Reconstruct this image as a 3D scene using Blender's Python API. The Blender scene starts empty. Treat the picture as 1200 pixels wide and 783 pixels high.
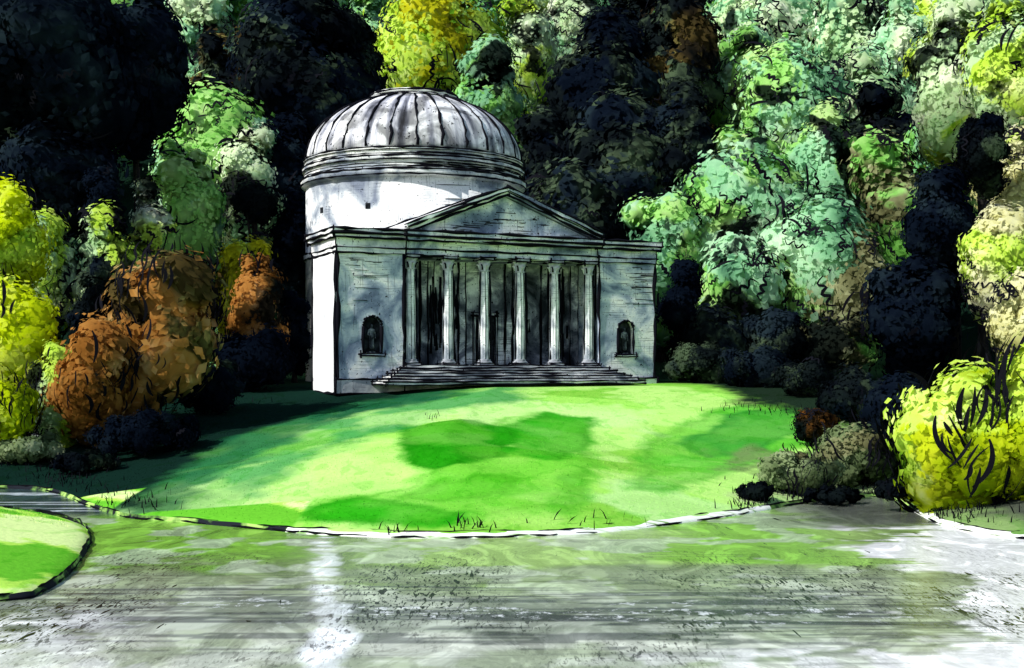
import bpy, bmesh, math, random
import numpy as np
from mathutils import Vector
random.seed(4)
rng=np.random.default_rng(11)
F=1500.; H=6.; HR=430.
scn=bpy.context.scene; C=scn.collection
scn.view_settings.view_transform='Standard'; scn.view_settings.look='None'; scn.view_settings.exposure=0

# ---------------------------------------------------------------- noise / ground
def _h(i,j,s): 
    v=np.sin(i*127.1+j*311.7+s*74.7)*43758.5453
    return v-np.floor(v)
def vnoise(x,y,s=0):
    xi=np.floor(x); yi=np.floor(y); fx=x-xi; fy=y-yi
    fx=fx*fx*(3-2*fx); fy=fy*fy*(3-2*fy)
    return (_h(xi,yi,s)*(1-fx)+_h(xi+1,yi,s)*fx)*(1-fy)+(_h(xi,yi+1,s)*(1-fx)+_h(xi+1,yi+1,s)*fx)*fy
def fbm(x,y,s=0,o=4):
    a=0;w=.5;t=0
    for k in range(o):
        a=a+w*vnoise(x*2**k+k*17.3,y*2**k-k*9.1,s+k); t+=w; w*=.5
    return a/t
def sst(a,b,x):
    t=np.clip((x-a)/(b-a),0,1); return t*t*(3-2*t)
def at0(px,row):
    Y=H*F/(row-HR); return ((px-600)/F*Y,Y)
shore_px=[(-700,735),(-300,722),(0,705),(50,694),(82,672),(100,648),(106,632),(96,616),(60,605),(0,598),(-90,594),(-92,578),(0,573),(60,577),(105,594),(150,607),(200,611),(300,620),(380,627),(500,631),(620,629),(720,623),(800,613),(870,603),(930,592),(1000,583),(1045,585),(1072,600),(1105,616),(1160,628),(1250,634),(1500,640),(2200,650)]
def catmull(P,n):
    out=[]
    for i in range(len(P)-1):
        p0=P[max(i-1,0)];p1=P[i];p2=P[i+1];p3=P[min(i+2,len(P)-1)]
        for k in range(n):
            t=k/n
            out.append(tuple(.5*((2*p1[a])+(-p0[a]+p2[a])*t+(2*p0[a]-5*p1[a]+4*p2[a]-p3[a])*t*t+(-p0[a]+3*p1[a]-3*p2[a]+p3[a])*t**3) for a in (0,1)))
    out.append(P[-1]); return out
shore=catmull([at0(*p) for p in shore_px],3)
poly=np.array(shore+[(90,-35),(-90,-35),(-60,20)])
def psd(poly,x,y):
    x=np.asarray(x,float);y=np.asarray(y,float)
    d=np.full(x.shape,1e9);ins=np.zeros(x.shape,bool)
    n=len(poly)
    for i in range(n):
        a=poly[i];b=poly[(i+1)%n];e=b-a
        t=np.clip(((x-a[0])*e[0]+(y-a[1])*e[1])/(e@e+1e-12),0,1)
        d=np.minimum(d,np.hypot(x-a[0]-t*e[0],y-a[1]-t*e[1]))
        if a[1]!=b[1]:
            c=((a[1]>y)!=(b[1]>y))&(x<(b[0]-a[0])*(y-a[1])/(b[1]-a[1])+a[0])
            ins^=c
    return np.where(ins,-d,d)
def sdist(x,y): return psd(poly,x,y)
def G(x,y,full=False):
    x=np.asarray(x,float);y=np.asarray(y,float)
    d=sdist(x,y)
    o=np.maximum(d,0)
    a=.14*(1-np.exp(-o/.3))+.15*o
    k=1.6
    lawn=-np.log(np.exp(-k*np.minimum(a,20))+math.exp(-k*4.85)+1e-12)/k
    lawn=lawn+(fbm(x*.12,y*.12,3)-.5)*1.1*sst(2,10,o)*(1-sst(70,82,y))
    inn=-.06-.25*np.minimum(np.maximum(-d,0),6)
    t=np.maximum(y-112,0)
    hill=.5*t*t/(t+10); hill=np.minimum(hill,58+0*hill)
    z=np.where(d>0,lawn,inn)+hill+np.where(t>0,(fbm(x*.05,y*.05,9)-.5)*4*sst(0,25,t),0)
    return (z,d) if full else z
def g1(x,y): return float(G(np.array([x]),np.array([y]))[0])

# ---------------------------------------------------------------- materials
def newmat(name,rough=.9,spec=.2):
    m=bpy.data.materials.new(name); m.use_nodes=True; nt=m.node_tree
    p=nt.nodes['Principled BSDF']; p.inputs['Roughness'].default_value=rough; p.inputs['Specular IOR Level'].default_value=spec
    return m,nt,p
def N(nt,t,**kw):
    n=nt.nodes.new(t)
    for k,v in kw.items(): setattr(n,k,v)
    return n
def noise(nt,vec,scale,detail=4,dist=0.,rough=.55):
    n=N(nt,'ShaderNodeTexNoise'); n.inputs['Scale'].default_value=scale; n.inputs['Detail'].default_value=detail
    n.inputs['Distortion'].default_value=dist; n.inputs['Roughness'].default_value=rough
    nt.links.new(vec,n.inputs['Vector']); return n.outputs['Fac']
def mapping(nt,vec,scale,rot=(0,0,0),loc=(0,0,0)):
    n=N(nt,'ShaderNodeMapping'); n.inputs['Scale'].default_value=scale; n.inputs['Rotation'].default_value=rot; n.inputs['Location'].default_value=loc
    nt.links.new(vec,n.inputs['Vector']); return n.outputs['Vector']
def ramp(nt,fac,stops,interp='LINEAR'):
    n=N(nt,'ShaderNodeValToRGB'); cr=n.color_ramp; cr.interpolation=interp
    while len(cr.elements)<len(stops): cr.elements.new(.5)
    for e,(p,c) in zip(cr.elements,stops):
        e.position=p; e.color=(c,c,c,1) if isinstance(c,(int,float)) else (*c,1)
    nt.links.new(fac,n.inputs['Fac']); return n.outputs['Color']
def mix(nt,fac,a,b,bt='MIX'):
    n=N(nt,'ShaderNodeMix',data_type='RGBA',blend_type=bt)
    for s,v in ((0,fac),(6,a),(7,b)):
        if isinstance(v,(int,float)): n.inputs[s].default_value=v
        elif isinstance(v,tuple): n.inputs[s].default_value=(*v,1)
        else: nt.links.new(v,n.inputs[s])
    return n.outputs[2]
def math_(nt,op,a,b=0.):
    n=N(nt,'ShaderNodeMath',operation=op)
    for i,v in enumerate((a,b)):
        if isinstance(v,(int,float)): n.inputs[i].default_value=v
        else: nt.links.new(v,n.inputs[i])
    return n.outputs[0]
def bump(nt,p,h,dist=.05,st=.5):
    b=N(nt,'ShaderNodeBump'); b.inputs['Distance'].default_value=dist; b.inputs['Strength'].default_value=st
    nt.links.new(h,b.inputs['Height']); nt.links.new(b.outputs[0],p.inputs['Normal'])
def pos(nt): return N(nt,'ShaderNodeNewGeometry').outputs['Position']
def objc(nt): return N(nt,'ShaderNodeTexCoord').outputs['Object']

inkm,nt,p=newmat('ink_black',.8,.05); p.inputs['Base Color'].default_value=(.004,.004,.007,1)

def stone(name,stops,wash=.28,streak=.6,speck=.72,dk=(.03,.035,.05),grain=.2,dist=.8):
    m,nt,p=newmat(name,.92,.15); v=objc(nt)
    c=ramp(nt,noise(nt,v,wash,6,dist),stops)
    gr=noise(nt,v,5.,5,0.)
    c=mix(nt,grain,c,ramp(nt,gr,[(.3,.45),(.7,1.)]),'MULTIPLY')
    st=noise(nt,mapping(nt,v,(.4,.4,11.)),1.2,5)
    patch=ramp(nt,noise(nt,v,.35,3,.5),[(.48,0.),(.62,1.)])
    f=math_(nt,'MULTIPLY',ramp(nt,st,[(.54,0.),(.58,streak)]),patch)
    c=mix(nt,f,c,dk)
    s2=noise(nt,mapping(nt,v,(6.,6.,.3)),1.1,5)
    c=mix(nt,ramp(nt,s2,[(.61,0.),(.66,streak*.8)]),c,dk)
    for sc,off in ((3.4,0.),(7.5,-.025)):
        sp=noise(nt,v,sc,2)
        c=mix(nt,ramp(nt,sp,[(speck+off,0.),(speck+off+.02,1.)]),c,(.008,.008,.012))
    nt.links.new(c,p.inputs['Base Color']); bump(nt,p,gr,.04,.4)
    return m
S_pale=stone('washed_pale_stone',[(.34,(.18,.21,.27)),(.43,(.38,.42,.46)),(.50,(.74,.75,.74)),(.57,(.92,.92,.90))],streak=.45,speck=.70)
S_white=stone('white_lit_stone',[(.28,(.45,.47,.50)),(.38,(.88,.89,.89)),(.75,(.95,.95,.94))],streak=.12,speck=.78,grain=.1)  # light put into the colour, mainly for the sunlit left side
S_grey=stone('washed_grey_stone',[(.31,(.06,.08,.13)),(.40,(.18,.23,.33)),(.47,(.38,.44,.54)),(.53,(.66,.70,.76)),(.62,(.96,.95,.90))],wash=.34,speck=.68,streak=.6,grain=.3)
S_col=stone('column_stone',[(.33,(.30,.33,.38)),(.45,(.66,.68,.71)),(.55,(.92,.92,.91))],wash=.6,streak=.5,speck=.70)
S_mid=stone('mid_grey_stone',[(.3,(.14,.15,.18)),(.5,(.50,.52,.56)),(.65,(.92,.92,.9))],wash=.8)  # mid grey for capitals, column bases and door frame
S_dark=stone('shaded_portico_stone',[(.35,(.012,.015,.022)),(.45,(.09,.10,.13)),(.52,(.33,.34,.39)),(.60,(.95,.95,.95))],wash=.4,speck=.68)  # shade of the recess put into the darker stone colours
S_step=stone('step_stone',[(.3,(.14,.16,.18)),(.45,(.36,.38,.40)),(.6,(.85,.85,.82))],wash=.45,streak=.5)
S_statue=stone('dark_statue_stone',[(.35,(.01,.012,.016)),(.5,(.07,.08,.10)),(.62,(.4,.42,.45))],wash=1.6)  # dark grey with paler mottling
S_dome,nt,p=newmat('dome_lead',.75,.25); v=objc(nt)
sx=N(nt,'ShaderNodeSeparateXYZ'); nt.links.new(v,sx.inputs[0])
ang=math_(nt,'ARCTAN2',sx.outputs[1],sx.outputs[0])
cb=N(nt,'ShaderNodeCombineXYZ'); nt.links.new(math_(nt,'MULTIPLY',ang,6.),cb.inputs[0]); nt.links.new(math_(nt,'MULTIPLY',sx.outputs[2],.14),cb.inputs[2])
c=ramp(nt,noise(nt,cb.outputs[0],1.1,5,.3),[(.34,(.03,.03,.04)),(.42,(.22,.23,.28)),(.50,(.62,.62,.66)),(.57,(.94,.94,.94))])
c2=ramp(nt,noise(nt,v,.3,5,1.),[(.40,.12),(.47,.5),(.54,1.)])
c=mix(nt,.85,c,c2,'MULTIPLY')
c=mix(nt,ramp(nt,noise(nt,v,3.2,2),[(.65,0.),(.67,1.)]),c,(.01,.01,.014))
nt.links.new(c,p.inputs['Base Color'])
dark_m,nt,p=newmat('dark_opening',.9,.1); v=objc(nt)
nt.links.new(ramp(nt,noise(nt,v,2.,4),[(.4,(.004,.005,.007)),(.7,(.04,.045,.055))]),p.inputs['Base Color'])
bark,nt,p=newmat('bark',.95,.05); v=objc(nt)
nt.links.new(ramp(nt,noise(nt,mapping(nt,v,(3,3,.6)),2.,5),[(.35,(.008,.008,.01)),(.6,(.02,.018,.015)),(.75,(.05,.04,.03))]),p.inputs['Base Color'])

PAL={
'navy':[(.0015,.002,.005),(.002,.004,.009),(.005,.009,.018),(.02,.035,.045)],
'dark':[(.002,.003,.004),(.004,.006,.009),(.010,.016,.016),(.10,.15,.08)],
'dbrown':[(.004,.005,.005),(.026,.020,.011),(.10,.072,.022),(.28,.26,.08)],
'mint':[(.06,.18,.10),(.22,.50,.26),(.40,.73,.42),(.64,.88,.58)],
'green':[(.06,.20,.03),(.20,.52,.09),(.40,.75,.20),(.64,.88,.36)],
'pale':[(.26,.46,.20),(.50,.73,.38),(.68,.86,.50),(.88,.94,.72)],
'lime':[(.16,.38,.02),(.46,.68,.05),(.64,.85,.12),(.84,.92,.42)],
'yellow':[(.16,.24,.005),(.50,.62,.006),(.70,.82,.010),(.86,.90,.20)],
'ygreen':[(.02,.07,.004),(.18,.33,.008),(.46,.58,.008),(.72,.78,.03)],
'olive':[(.08,.08,.008),(.40,.40,.012),(.64,.63,.015),(.72,.78,.14)],
'orange':[(.03,.016,.006),(.25,.10,.018),(.56,.26,.06),(.78,.54,.26)],
'brown':[(.014,.016,.009),(.12,.12,.05),(.30,.31,.15),(.56,.60,.34)],
'tan':[(.18,.19,.06),(.62,.60,.24),(.84,.83,.48),(.94,.92,.70)],
'grey':[(.006,.010,.006),(.08,.12,.045),(.28,.36,.17),(.72,.78,.54)],
}
SEC={'navy':'navy','dark':'navy','dbrown':'dark','mint':'green','green':'mint','pale':'mint','lime':'pale','yellow':'lime','ygreen':'lime','olive':'lime','orange':'dbrown','brown':'green','tan':'lime','grey':'brown'}
NOBLOT={'navy','dark','yellow','ygreen','dbrown','tan','olive'}
crown_mats={}
for k,cs in PAL.items():
    m,nt,p=newmat('foliage_'+k,.95,.0)
    a=N(nt,'ShaderNodeAttribute',attribute_name='tone')
    ps=pos(nt)
    n1=noise(nt,ps,.11,4,1.4); n2=noise(nt,ps,.40,3,.8)
    t=math_(nt,'ADD',a.outputs['Fac'],math_(nt,'MULTIPLY',math_(nt,'SUBTRACT',n1,.5),2.1))
    t=math_(nt,'ADD',t,math_(nt,'MULTIPLY',math_(nt,'SUBTRACT',n2,.5),.5))
    st=(.06,.26,.56,.90)
    c=ramp(nt,t,list(zip(st,cs)))
    c2=ramp(nt,t,list(zip(st,PAL[SEC[k]])))
    bl_=ramp(nt,noise(nt,mapping(nt,ps,(1,1,1),loc=(31,7,13)),.10,5,1.2),[(.50,0.),(.55,1.)])
    c=mix(nt,bl_,c,c2)
    if k not in NOBLOT:
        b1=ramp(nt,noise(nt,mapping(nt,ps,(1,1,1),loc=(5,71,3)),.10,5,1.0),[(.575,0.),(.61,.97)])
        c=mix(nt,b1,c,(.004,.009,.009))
    nt.links.new(c,p.inputs['Base Color'])
    tc=N(nt,'ShaderNodeTexCoord'); nv=N(nt,'ShaderNodeVectorMath',operation='NORMALIZE'); nt.links.new(tc.outputs['Object'],nv.inputs[0])
    ge=N(nt,'ShaderNodeNewGeometry'); vm=N(nt,'ShaderNodeMix',data_type='VECTOR'); vm.inputs[0].default_value=.75
    nt.links.new(ge.outputs['Normal'],vm.inputs[4]); nt.links.new(nv.outputs[0],vm.inputs[5])
    n3=N(nt,'ShaderNodeVectorMath',operation='NORMALIZE'); nt.links.new(vm.outputs[1],n3.inputs[0]); nt.links.new(n3.outputs[0],p.inputs['Normal'])
    tr=N(nt,'ShaderNodeBsdfTranslucent'); nt.links.new(c,tr.inputs['Color'])
    mx=N(nt,'ShaderNodeMixShader'); mx.inputs[0].default_value=.4
    nt.links.new(p.outputs[0],mx.inputs[1]); nt.links.new(tr.outputs[0],mx.inputs[2])
    nt.links.new(mx.outputs[0],nt.nodes['Material Output'].inputs['Surface'])
    crown_mats[k]=m

# ---------------------------------------------------------------- mesh builders
def fast_mesh(name,V,groups,attrs=None,colors=None,smooth=False):
    me=bpy.data.meshes.new(name); V=np.asarray(V,np.float32)
    me.vertices.add(len(V)); me.vertices.foreach_set('co',V.ravel())
    li=np.concatenate([g[0].ravel() for g in groups]).astype(np.int32)
    cnt=np.concatenate([np.full(len(g[0]),g[0].shape[1]) for g in groups])
    mi=np.concatenate([np.broadcast_to(g[1],(len(g[0]),)) for g in groups]).astype(np.int32)
    st=np.concatenate([[0],np.cumsum(cnt)[:-1]]).astype(np.int32)
    me.loops.add(len(li)); me.loops.foreach_set('vertex_index',li)
    me.polygons.add(len(cnt)); me.polygons.foreach_set('loop_start',st)
    me.polygons.foreach_set('material_index',mi)
    if smooth is True: me.polygons.foreach_set('use_smooth',np.ones(len(cnt),bool))
    elif smooth=='tris': me.polygons.foreach_set('use_smooth',cnt==3)
    me.update(calc_edges=True)
    if attrs is not None:
        a=me.attributes.new('tone','FLOAT','POINT'); a.data.foreach_set('value',np.asarray(attrs,np.float32))
    if colors is not None:
        a=me.color_attributes.new('wash','FLOAT_COLOR','POINT')
        cc=np.ones((len(V),4),np.float32); cc[:,:3]=colors; a.data.foreach_set('color',cc.ravel())
    return me
def link(name,me,mats,parent=None,loc=(0,0,0)):
    o=bpy.data.objects.new(name,me)
    if me is not None:
        for m in mats: me.materials.append(m)
    C.objects.link(o); o.location=loc
    if parent: o.parent=parent
    return o
def empty(name,loc,rz=0):
    o=bpy.data.objects.new(name,None); C.objects.link(o); o.location=loc; o.rotation_euler=(0,0,rz); return o
def tag(o,label=None,cat=None,group=None,kind=None):
    if label:o['label']=label
    if cat:o['category']=cat
    if group:o['group']=group
    if kind:o['kind']=kind
INK=1.45
class MB:
    def __init__(s): s.v=[];s.f=[];s.m=[];s.sm=[]
    def add(s,vs,fs,mat=0,smooth=False):
        b=len(s.v); s.v+= [tuple(x) for x in vs]
        for f in fs: s.f.append(tuple(b+i for i in f)); s.m.append(mat); s.sm.append(smooth)
    def tube(s,pts,rads,n=5,mat=1,closed=False,smooth=True):
        P=[Vector(p) for p in pts]; vs=[];fs=[]; k=len(P)
        for i,pt in enumerate(P):
            if closed: d=P[(i+1)%k]-P[i-1]
            else: d=P[min(i+1,k-1)]-P[max(i-1,0)]
            d.normalize(); up=Vector((0,0,1)) if abs(d.z)<.9 else Vector((1,0,0))
            a=d.cross(up).normalized(); b=d.cross(a)
            r=rads[i] if hasattr(rads,'__len__') else rads
            for j in range(n):
                t=2*math.pi*j/n; vs.append(pt+a*math.cos(t)*r+b*math.sin(t)*r)
        for i in range(k if closed else k-1):
            q=(i+1)%k
            for j in range(n): fs.append((i*n+j,i*n+(j+1)%n,q*n+(j+1)%n,q*n+j))
        if not closed: fs.append(tuple(range(n))); fs.append(tuple((k-1)*n+j for j in range(n)))
        s.add(vs,fs,mat,smooth)
    def ink(s,p,q,r=.05,wob=.04,over=.22):
        p=Vector(p);q=Vector(q);L=(q-p).length
        if L<.05:return
        r*=INK
        d=(q-p)/L; p=p-d*over*random.random();q=q+d*over*random.random()
        n=max(3,int(L/1.0)+2); pts=[];rs=[]
        for i in range(n):
            t=i/(n-1); o=Vector([random.uniform(-wob,wob) for _ in range(3)])
            pts.append(p.lerp(q,t)+o); rs.append(r*random.uniform(.3,1.65))
        s.tube(pts,rs,4,1)
    def box(s,x0,x1,y0,y1,z0,z1,mat=0,ink=.05):
        vs=[(x,y,z) for z in (z0,z1) for y in (y0,y1) for x in (x0,x1)]
        s.add(vs,[(0,2,3,1),(4,5,7,6),(0,1,5,4),(2,6,7,3),(0,4,6,2),(1,3,7,5)],mat)
        if ink:
            for a,b in ((0,1),(2,3),(4,5),(6,7),(0,2),(1,3),(4,6),(5,7),(0,4),(1,5),(2,6),(3,7)): s.ink(vs[a],vs[b],ink)
    def lathe(s,prof,n=48,mat=0,cx=0,cy=0,smooth=True,cap=True,z0=0):
        vs=[];fs=[]
        for r,z in prof:
            for j in range(n):
                t=2*math.pi*j/n; vs.append((cx+r*math.cos(t),cy+r*math.sin(t),z0+z))
        for i in range(len(prof)-1):
            for j in range(n): fs.append((i*n+j,i*n+(j+1)%n,(i+1)*n+(j+1)%n,(i+1)*n+j))
        if cap: fs.append(tuple(range(n))[::-1]); fs.append(tuple((len(prof)-1)*n+j for j in range(n)))
        s.add(vs,fs,mat,smooth)
    def ring(s,r,z,rad=.05,n=64,cx=0,cy=0):
        s.tube([(cx+r*math.cos(2*math.pi*j/n),cy+r*math.sin(2*math.pi*j/n),z+random.uniform(-.03,.03)) for j in range(n)],[INK*rad*random.uniform(.4,1.5) for _ in range(n)],4,1,True)
    def build(s,name,mats,parent=None,loc=(0,0,0)):
        me=bpy.data.meshes.new(name); me.from_pydata(s.v,[],s.f)
        me.polygons.foreach_set('material_index',s.m); me.polygons.foreach_set('use_smooth',s.sm); me.update()
        bm=bmesh.new(); bm.from_mesh(me); bmesh.ops.recalc_face_normals(bm,faces=bm.faces); bm.to_mesh(me); bm.free()
        return link(name,me,mats,parent,loc)

# ---------------------------------------------------------------- ground
def axis(*segs):
    out=[]
    for a,b,st in segs: out+=list(np.arange(a,b,st))
    return np.array(out+[segs[-1][1]])
gx=axis((-420,-62,12),(-62,-30,.4),(-30,26,.16),(26,62,.4),(62,420,12)); gy=axis((-80,24,4),(24,90,.22),(90,125,.8),(125,260,3),(260,560,20))
X,Y=np.meshgrid(gx,gy); Z,D=G(X,Y,True)
def ground_pt(px,row):
    ys=np.linspace(30,110,400); xs=(px-600)/F*ys; zs=np.maximum(G(xs,ys),0)
    rr=HR+F*(H-zs)/ys; i=int(np.argmin(np.abs(rr-row))); return xs[i],ys[i]
warp=fbm(X*.22,Y*.16,21)-.5; warp2=fbm(X*.9,Y*.7,5)-.5; warp3=fbm(X*2.5,Y*2.,15)-.5
A=np.array
t=sst(.44,.56,fbm(X*.13,Y*.16,2)+warp2*.1)[...,None]
col=A([.24,.58,.06])*(1-t)+A([.36,.75,.11])*t
t=sst(.50,.58,fbm(X*.2+40,Y*.25,8))[...,None]
col=col*(1-t*.7)+A([.52,.84,.22])*t*.7
def blob(px,row,rx,ry,c,s=1.,edge=.22):
    global col
    x0,y0=ground_pt(px,row); _,ya=ground_pt(px,row+ry); _,yb=ground_pt(px,row-ry)
    RX=rx*y0/F; RY=max((yb-ya)/2,.6)
    q=np.hypot((X-x0)/RX,(Y-y0)/RY)+warp*2.0+warp2*.9+warp3*.25
    m=(1-sst(1-edge,1+edge,q))*s
    m=m*(.72+.28*sst(.2,1.,q))
    col=col*(1-m[...,None])+A(c)*m[...,None]
def polywash(pts,c,s=1.,e=1.2,wa=1.,rim=0.,fade=0.,seed=77):
    global col
    P=np.array([ground_pt(*q) for q in pts]); d=psd(P,X,Y)+(warp*4+warp2*2.2+warp3*.8)*wa
    m=(1-sst(-e,e,d))*s
    if fade: m=m*(1-fade*sst(.40,.60,fbm(X*.3,Y*.22,seed)))
    col=col*(1-m[...,None])+A(c)*m[...,None]
    if rim: r=np.exp(-((d+e*1.2)/.25)**2)*rim; col=col*(1-r[...,None])
DK=(.005,.020,.014)  # dark ground under the left trees, their shadow put into the colour
for b in [(560,480,200,16,(.58,.88,.30),.9),(230,580,100,24,(.62,.86,.32),1),(330,560,90,24,(.54,.84,.24),.9),(430,530,80,25,(.52,.86,.20),.8),
 (760,585,90,26,(.52,.82,.30),.8),(700,490,80,18,(.54,.85,.26),.8),(560,600,120,16,(.44,.78,.16),.7),(800,465,70,10,(.50,.80,.20),.9)]: blob(*b)
polywash([(350,592),(358,614),(430,622),(540,618),(620,608),(680,592),(710,560),(710,520),(690,490),(640,482),(590,488),(555,498),(500,496),(470,508),(468,532),(500,552),(470,566),(420,576)],(.15,.58,.035),.85,.55,.7,.14,.40,77)
polywash([(352,594),(358,614),(430,622),(540,618),(560,600),(500,590),(430,580)],(.02,.38,.006),.95,.35,.4,.16,.25,78)
polywash([(440,584),(520,592),(600,580),(620,560),(560,556),(500,566)],(.08,.48,.015),.85,.4,.5,.14,.3,86)
polywash([(466,502),(470,534),(512,550),(585,534),(612,506),(560,492)],(.012,.30,.004),.95,.35,.45,.16,.3,79)
polywash([(590,502),(640,482),(700,490),(700,524),(655,540),(600,528)],(.025,.38,.008),.92,.35,.45,.16,.3,80)
polywash([(640,600),(650,560),(680,545),(710,555),(700,590),(680,614)],(.12,.53,.03),.8,.4,.5,.14,.3,81)
polywash([(725,576),(738,530),(785,498),(845,478),(910,472),(970,484),(945,520),(890,545),(840,566),(795,580)],(.10,.49,.035),.92,.5,.5,.14,.35,82)
polywash([(795,520),(850,486),(930,478),(945,505),(885,530),(830,536)],(.035,.29,.03),.9,.45,.5,.12,.25,83)
polywash([(620,468),(520,488),(430,514),(360,542),(310,578),(240,608),(150,606),(100,600),(-150,600),(-150,452),(620,452)],(.05,.32,.08),.88,1.2,.8,.08,.5,84)  # teal shadow on the left slope, painted into the grass
polywash([(540,464),(430,482),(345,508),(285,540),(235,572),(190,606),(100,600),(-150,600),(-150,452),(540,452)],(.010,.10,.04),.97,1.,.8,0,.2,85)  # deeper part of the painted slope shadow
polywash([(490,460),(400,475),(315,500),(250,528),(200,558),(162,594),(110,598),(-150,602),(-150,400),(490,440)],DK,1.,.9,.7)  # darkest wash: painted tree shadow over the ground below the trees
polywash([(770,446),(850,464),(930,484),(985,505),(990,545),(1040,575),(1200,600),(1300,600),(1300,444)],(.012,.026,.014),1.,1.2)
for b in [(60,512,50,4,(.6,.65,.64),.7),
 (940,560,90,30,(.16,.24,.08),.9),(900,585,60,12,(.44,.56,.26),.9),(1000,575,60,12,(.34,.40,.22),.8),(1150,605,120,18,(.10,.11,.08),.9)]:
    blob(*b)
pm=((X<-8)&(Y<57.5)&(D>0)&((Y<51)|(X<-16.5)))
st=fbm((X+Y*.8)*.5,(Y-X*.6)*.15,31)
t=sst(.46,.48,st)[...,None]; t2=sst(.53,.55,st)[...,None]
pc=A([.14,.50,.03])*(1-t)+A([.46,.80,.10])*t; pc=pc*(1-t2)+A([.72,.90,.34])*t2
col=np.where(pm[...,None],pc,col)
w=(sst(94,102,Y+warp*6))[...,None]
t=sst(.45,.56,fbm(X*.06,Y*.06,12)+warp2*.1)[...,None]
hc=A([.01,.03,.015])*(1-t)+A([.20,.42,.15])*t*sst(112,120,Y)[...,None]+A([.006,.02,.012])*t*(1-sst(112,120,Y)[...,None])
col=col*(1-w)+hc*w
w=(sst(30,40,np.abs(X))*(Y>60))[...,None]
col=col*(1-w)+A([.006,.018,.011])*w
col=np.where((D<0)[...,None],A([.12,.13,.10]),col)
ny,nx=X.shape; idx=np.arange(nx*ny).reshape(ny,nx)
quads=np.stack([idx[:-1,:-1],idx[:-1,1:],idx[1:,1:],idx[1:,:-1]],-1).reshape(-1,4)
gm,nt,p=newmat('painted_grass',1.,.0)
a=N(nt,'ShaderNodeAttribute',attribute_name='wash'); ps=pos(nt)
n1=noise(nt,ps,5.,5); n2=noise(nt,mapping(nt,ps,(1,.5,1)),.7,5,1.4)
c=mix(nt,.35,a.outputs['Color'],ramp(nt,n1,[(.3,.6),(.65,1.)]),'MULTIPLY')
c=mix(nt,.7,c,ramp(nt,n2,[(.41,(.66,.86,.6)),(.45,(1.,1.,1.))]),'MULTIPLY')
nt.links.new(c,p.inputs['Base Color']); bump(nt,p,n1,.06,.5)
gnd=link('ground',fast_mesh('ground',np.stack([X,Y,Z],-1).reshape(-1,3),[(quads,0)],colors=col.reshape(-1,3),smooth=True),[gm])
tag(gnd,'grassy bank rising from the lake to the wooded hill','ground',kind='structure')
GC=col

# ---------------------------------------------------------------- water
wx=axis((-420,-60,20),(-60,-24,.4),(-24,24,.14),(24,60,.4),(60,420,20)); wy=axis((-60,20,4),(20,66,.16),(66,68,2))
X2,Y2=np.meshgrid(wx,wy)
wn=fbm(X2*.10,Y2*.4,3)-.5; wn2=fbm(X2*.5,Y2*.5,7)-.5; wn3=fbm(X2*1.3,Y2*1.2,17)-.5; wn4=fbm(X2*.16,Y2*2.4,27)-.5; wn5=fbm(X2*.35,Y2*5.,37)-.5
def lerp(a,b,t): t=np.asarray(t)[...,None]; return a*(1-t)+A(b)*t
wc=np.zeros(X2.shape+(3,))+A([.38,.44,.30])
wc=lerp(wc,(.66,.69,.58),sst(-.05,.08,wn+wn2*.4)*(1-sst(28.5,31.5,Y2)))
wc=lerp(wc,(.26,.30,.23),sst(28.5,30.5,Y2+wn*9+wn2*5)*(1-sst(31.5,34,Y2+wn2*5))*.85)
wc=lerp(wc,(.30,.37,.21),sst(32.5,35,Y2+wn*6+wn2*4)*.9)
wc=lerp(wc,(.15,.23,.07),sst(35,38.5,Y2+wn*8+wn2*5)*.9)  # near-shore greens: reflections of the bank painted into the water colour
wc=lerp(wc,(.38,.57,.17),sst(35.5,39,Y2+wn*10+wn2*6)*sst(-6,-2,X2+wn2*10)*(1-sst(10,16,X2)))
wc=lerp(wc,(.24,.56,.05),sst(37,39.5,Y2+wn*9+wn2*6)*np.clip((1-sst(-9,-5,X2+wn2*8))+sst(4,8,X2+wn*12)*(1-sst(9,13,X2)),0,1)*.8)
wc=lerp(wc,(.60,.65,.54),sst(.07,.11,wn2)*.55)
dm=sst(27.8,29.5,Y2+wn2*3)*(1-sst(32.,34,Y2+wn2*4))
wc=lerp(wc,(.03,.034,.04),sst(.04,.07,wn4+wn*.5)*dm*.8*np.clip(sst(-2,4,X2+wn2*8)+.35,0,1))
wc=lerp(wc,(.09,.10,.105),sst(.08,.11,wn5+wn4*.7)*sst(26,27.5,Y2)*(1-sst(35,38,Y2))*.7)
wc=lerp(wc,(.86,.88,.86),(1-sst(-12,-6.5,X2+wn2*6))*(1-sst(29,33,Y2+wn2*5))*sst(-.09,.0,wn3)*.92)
wc=lerp(wc,(.96,.96,.94),sst(9.4,10.1,X2-(Y2-30)*.26+wn*4+wn2*5+wn3*2+wn5*3))  # white reflection painted across the right of the lake
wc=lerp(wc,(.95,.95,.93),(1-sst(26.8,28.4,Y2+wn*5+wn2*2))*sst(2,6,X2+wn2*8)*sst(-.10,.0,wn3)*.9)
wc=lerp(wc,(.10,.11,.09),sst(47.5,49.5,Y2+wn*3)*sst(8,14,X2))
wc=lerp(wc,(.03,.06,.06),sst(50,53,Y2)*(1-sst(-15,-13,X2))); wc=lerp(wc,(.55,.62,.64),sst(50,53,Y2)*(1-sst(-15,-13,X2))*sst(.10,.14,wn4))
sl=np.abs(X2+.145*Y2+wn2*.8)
wc=lerp(wc,(.82,.88,.88),(1-sst(.2,.5,sl+wn3*.7))*.85*sst(-.14,-.0,wn4+.05))  # pale streak: reflection of the white temple side, painted in
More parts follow.
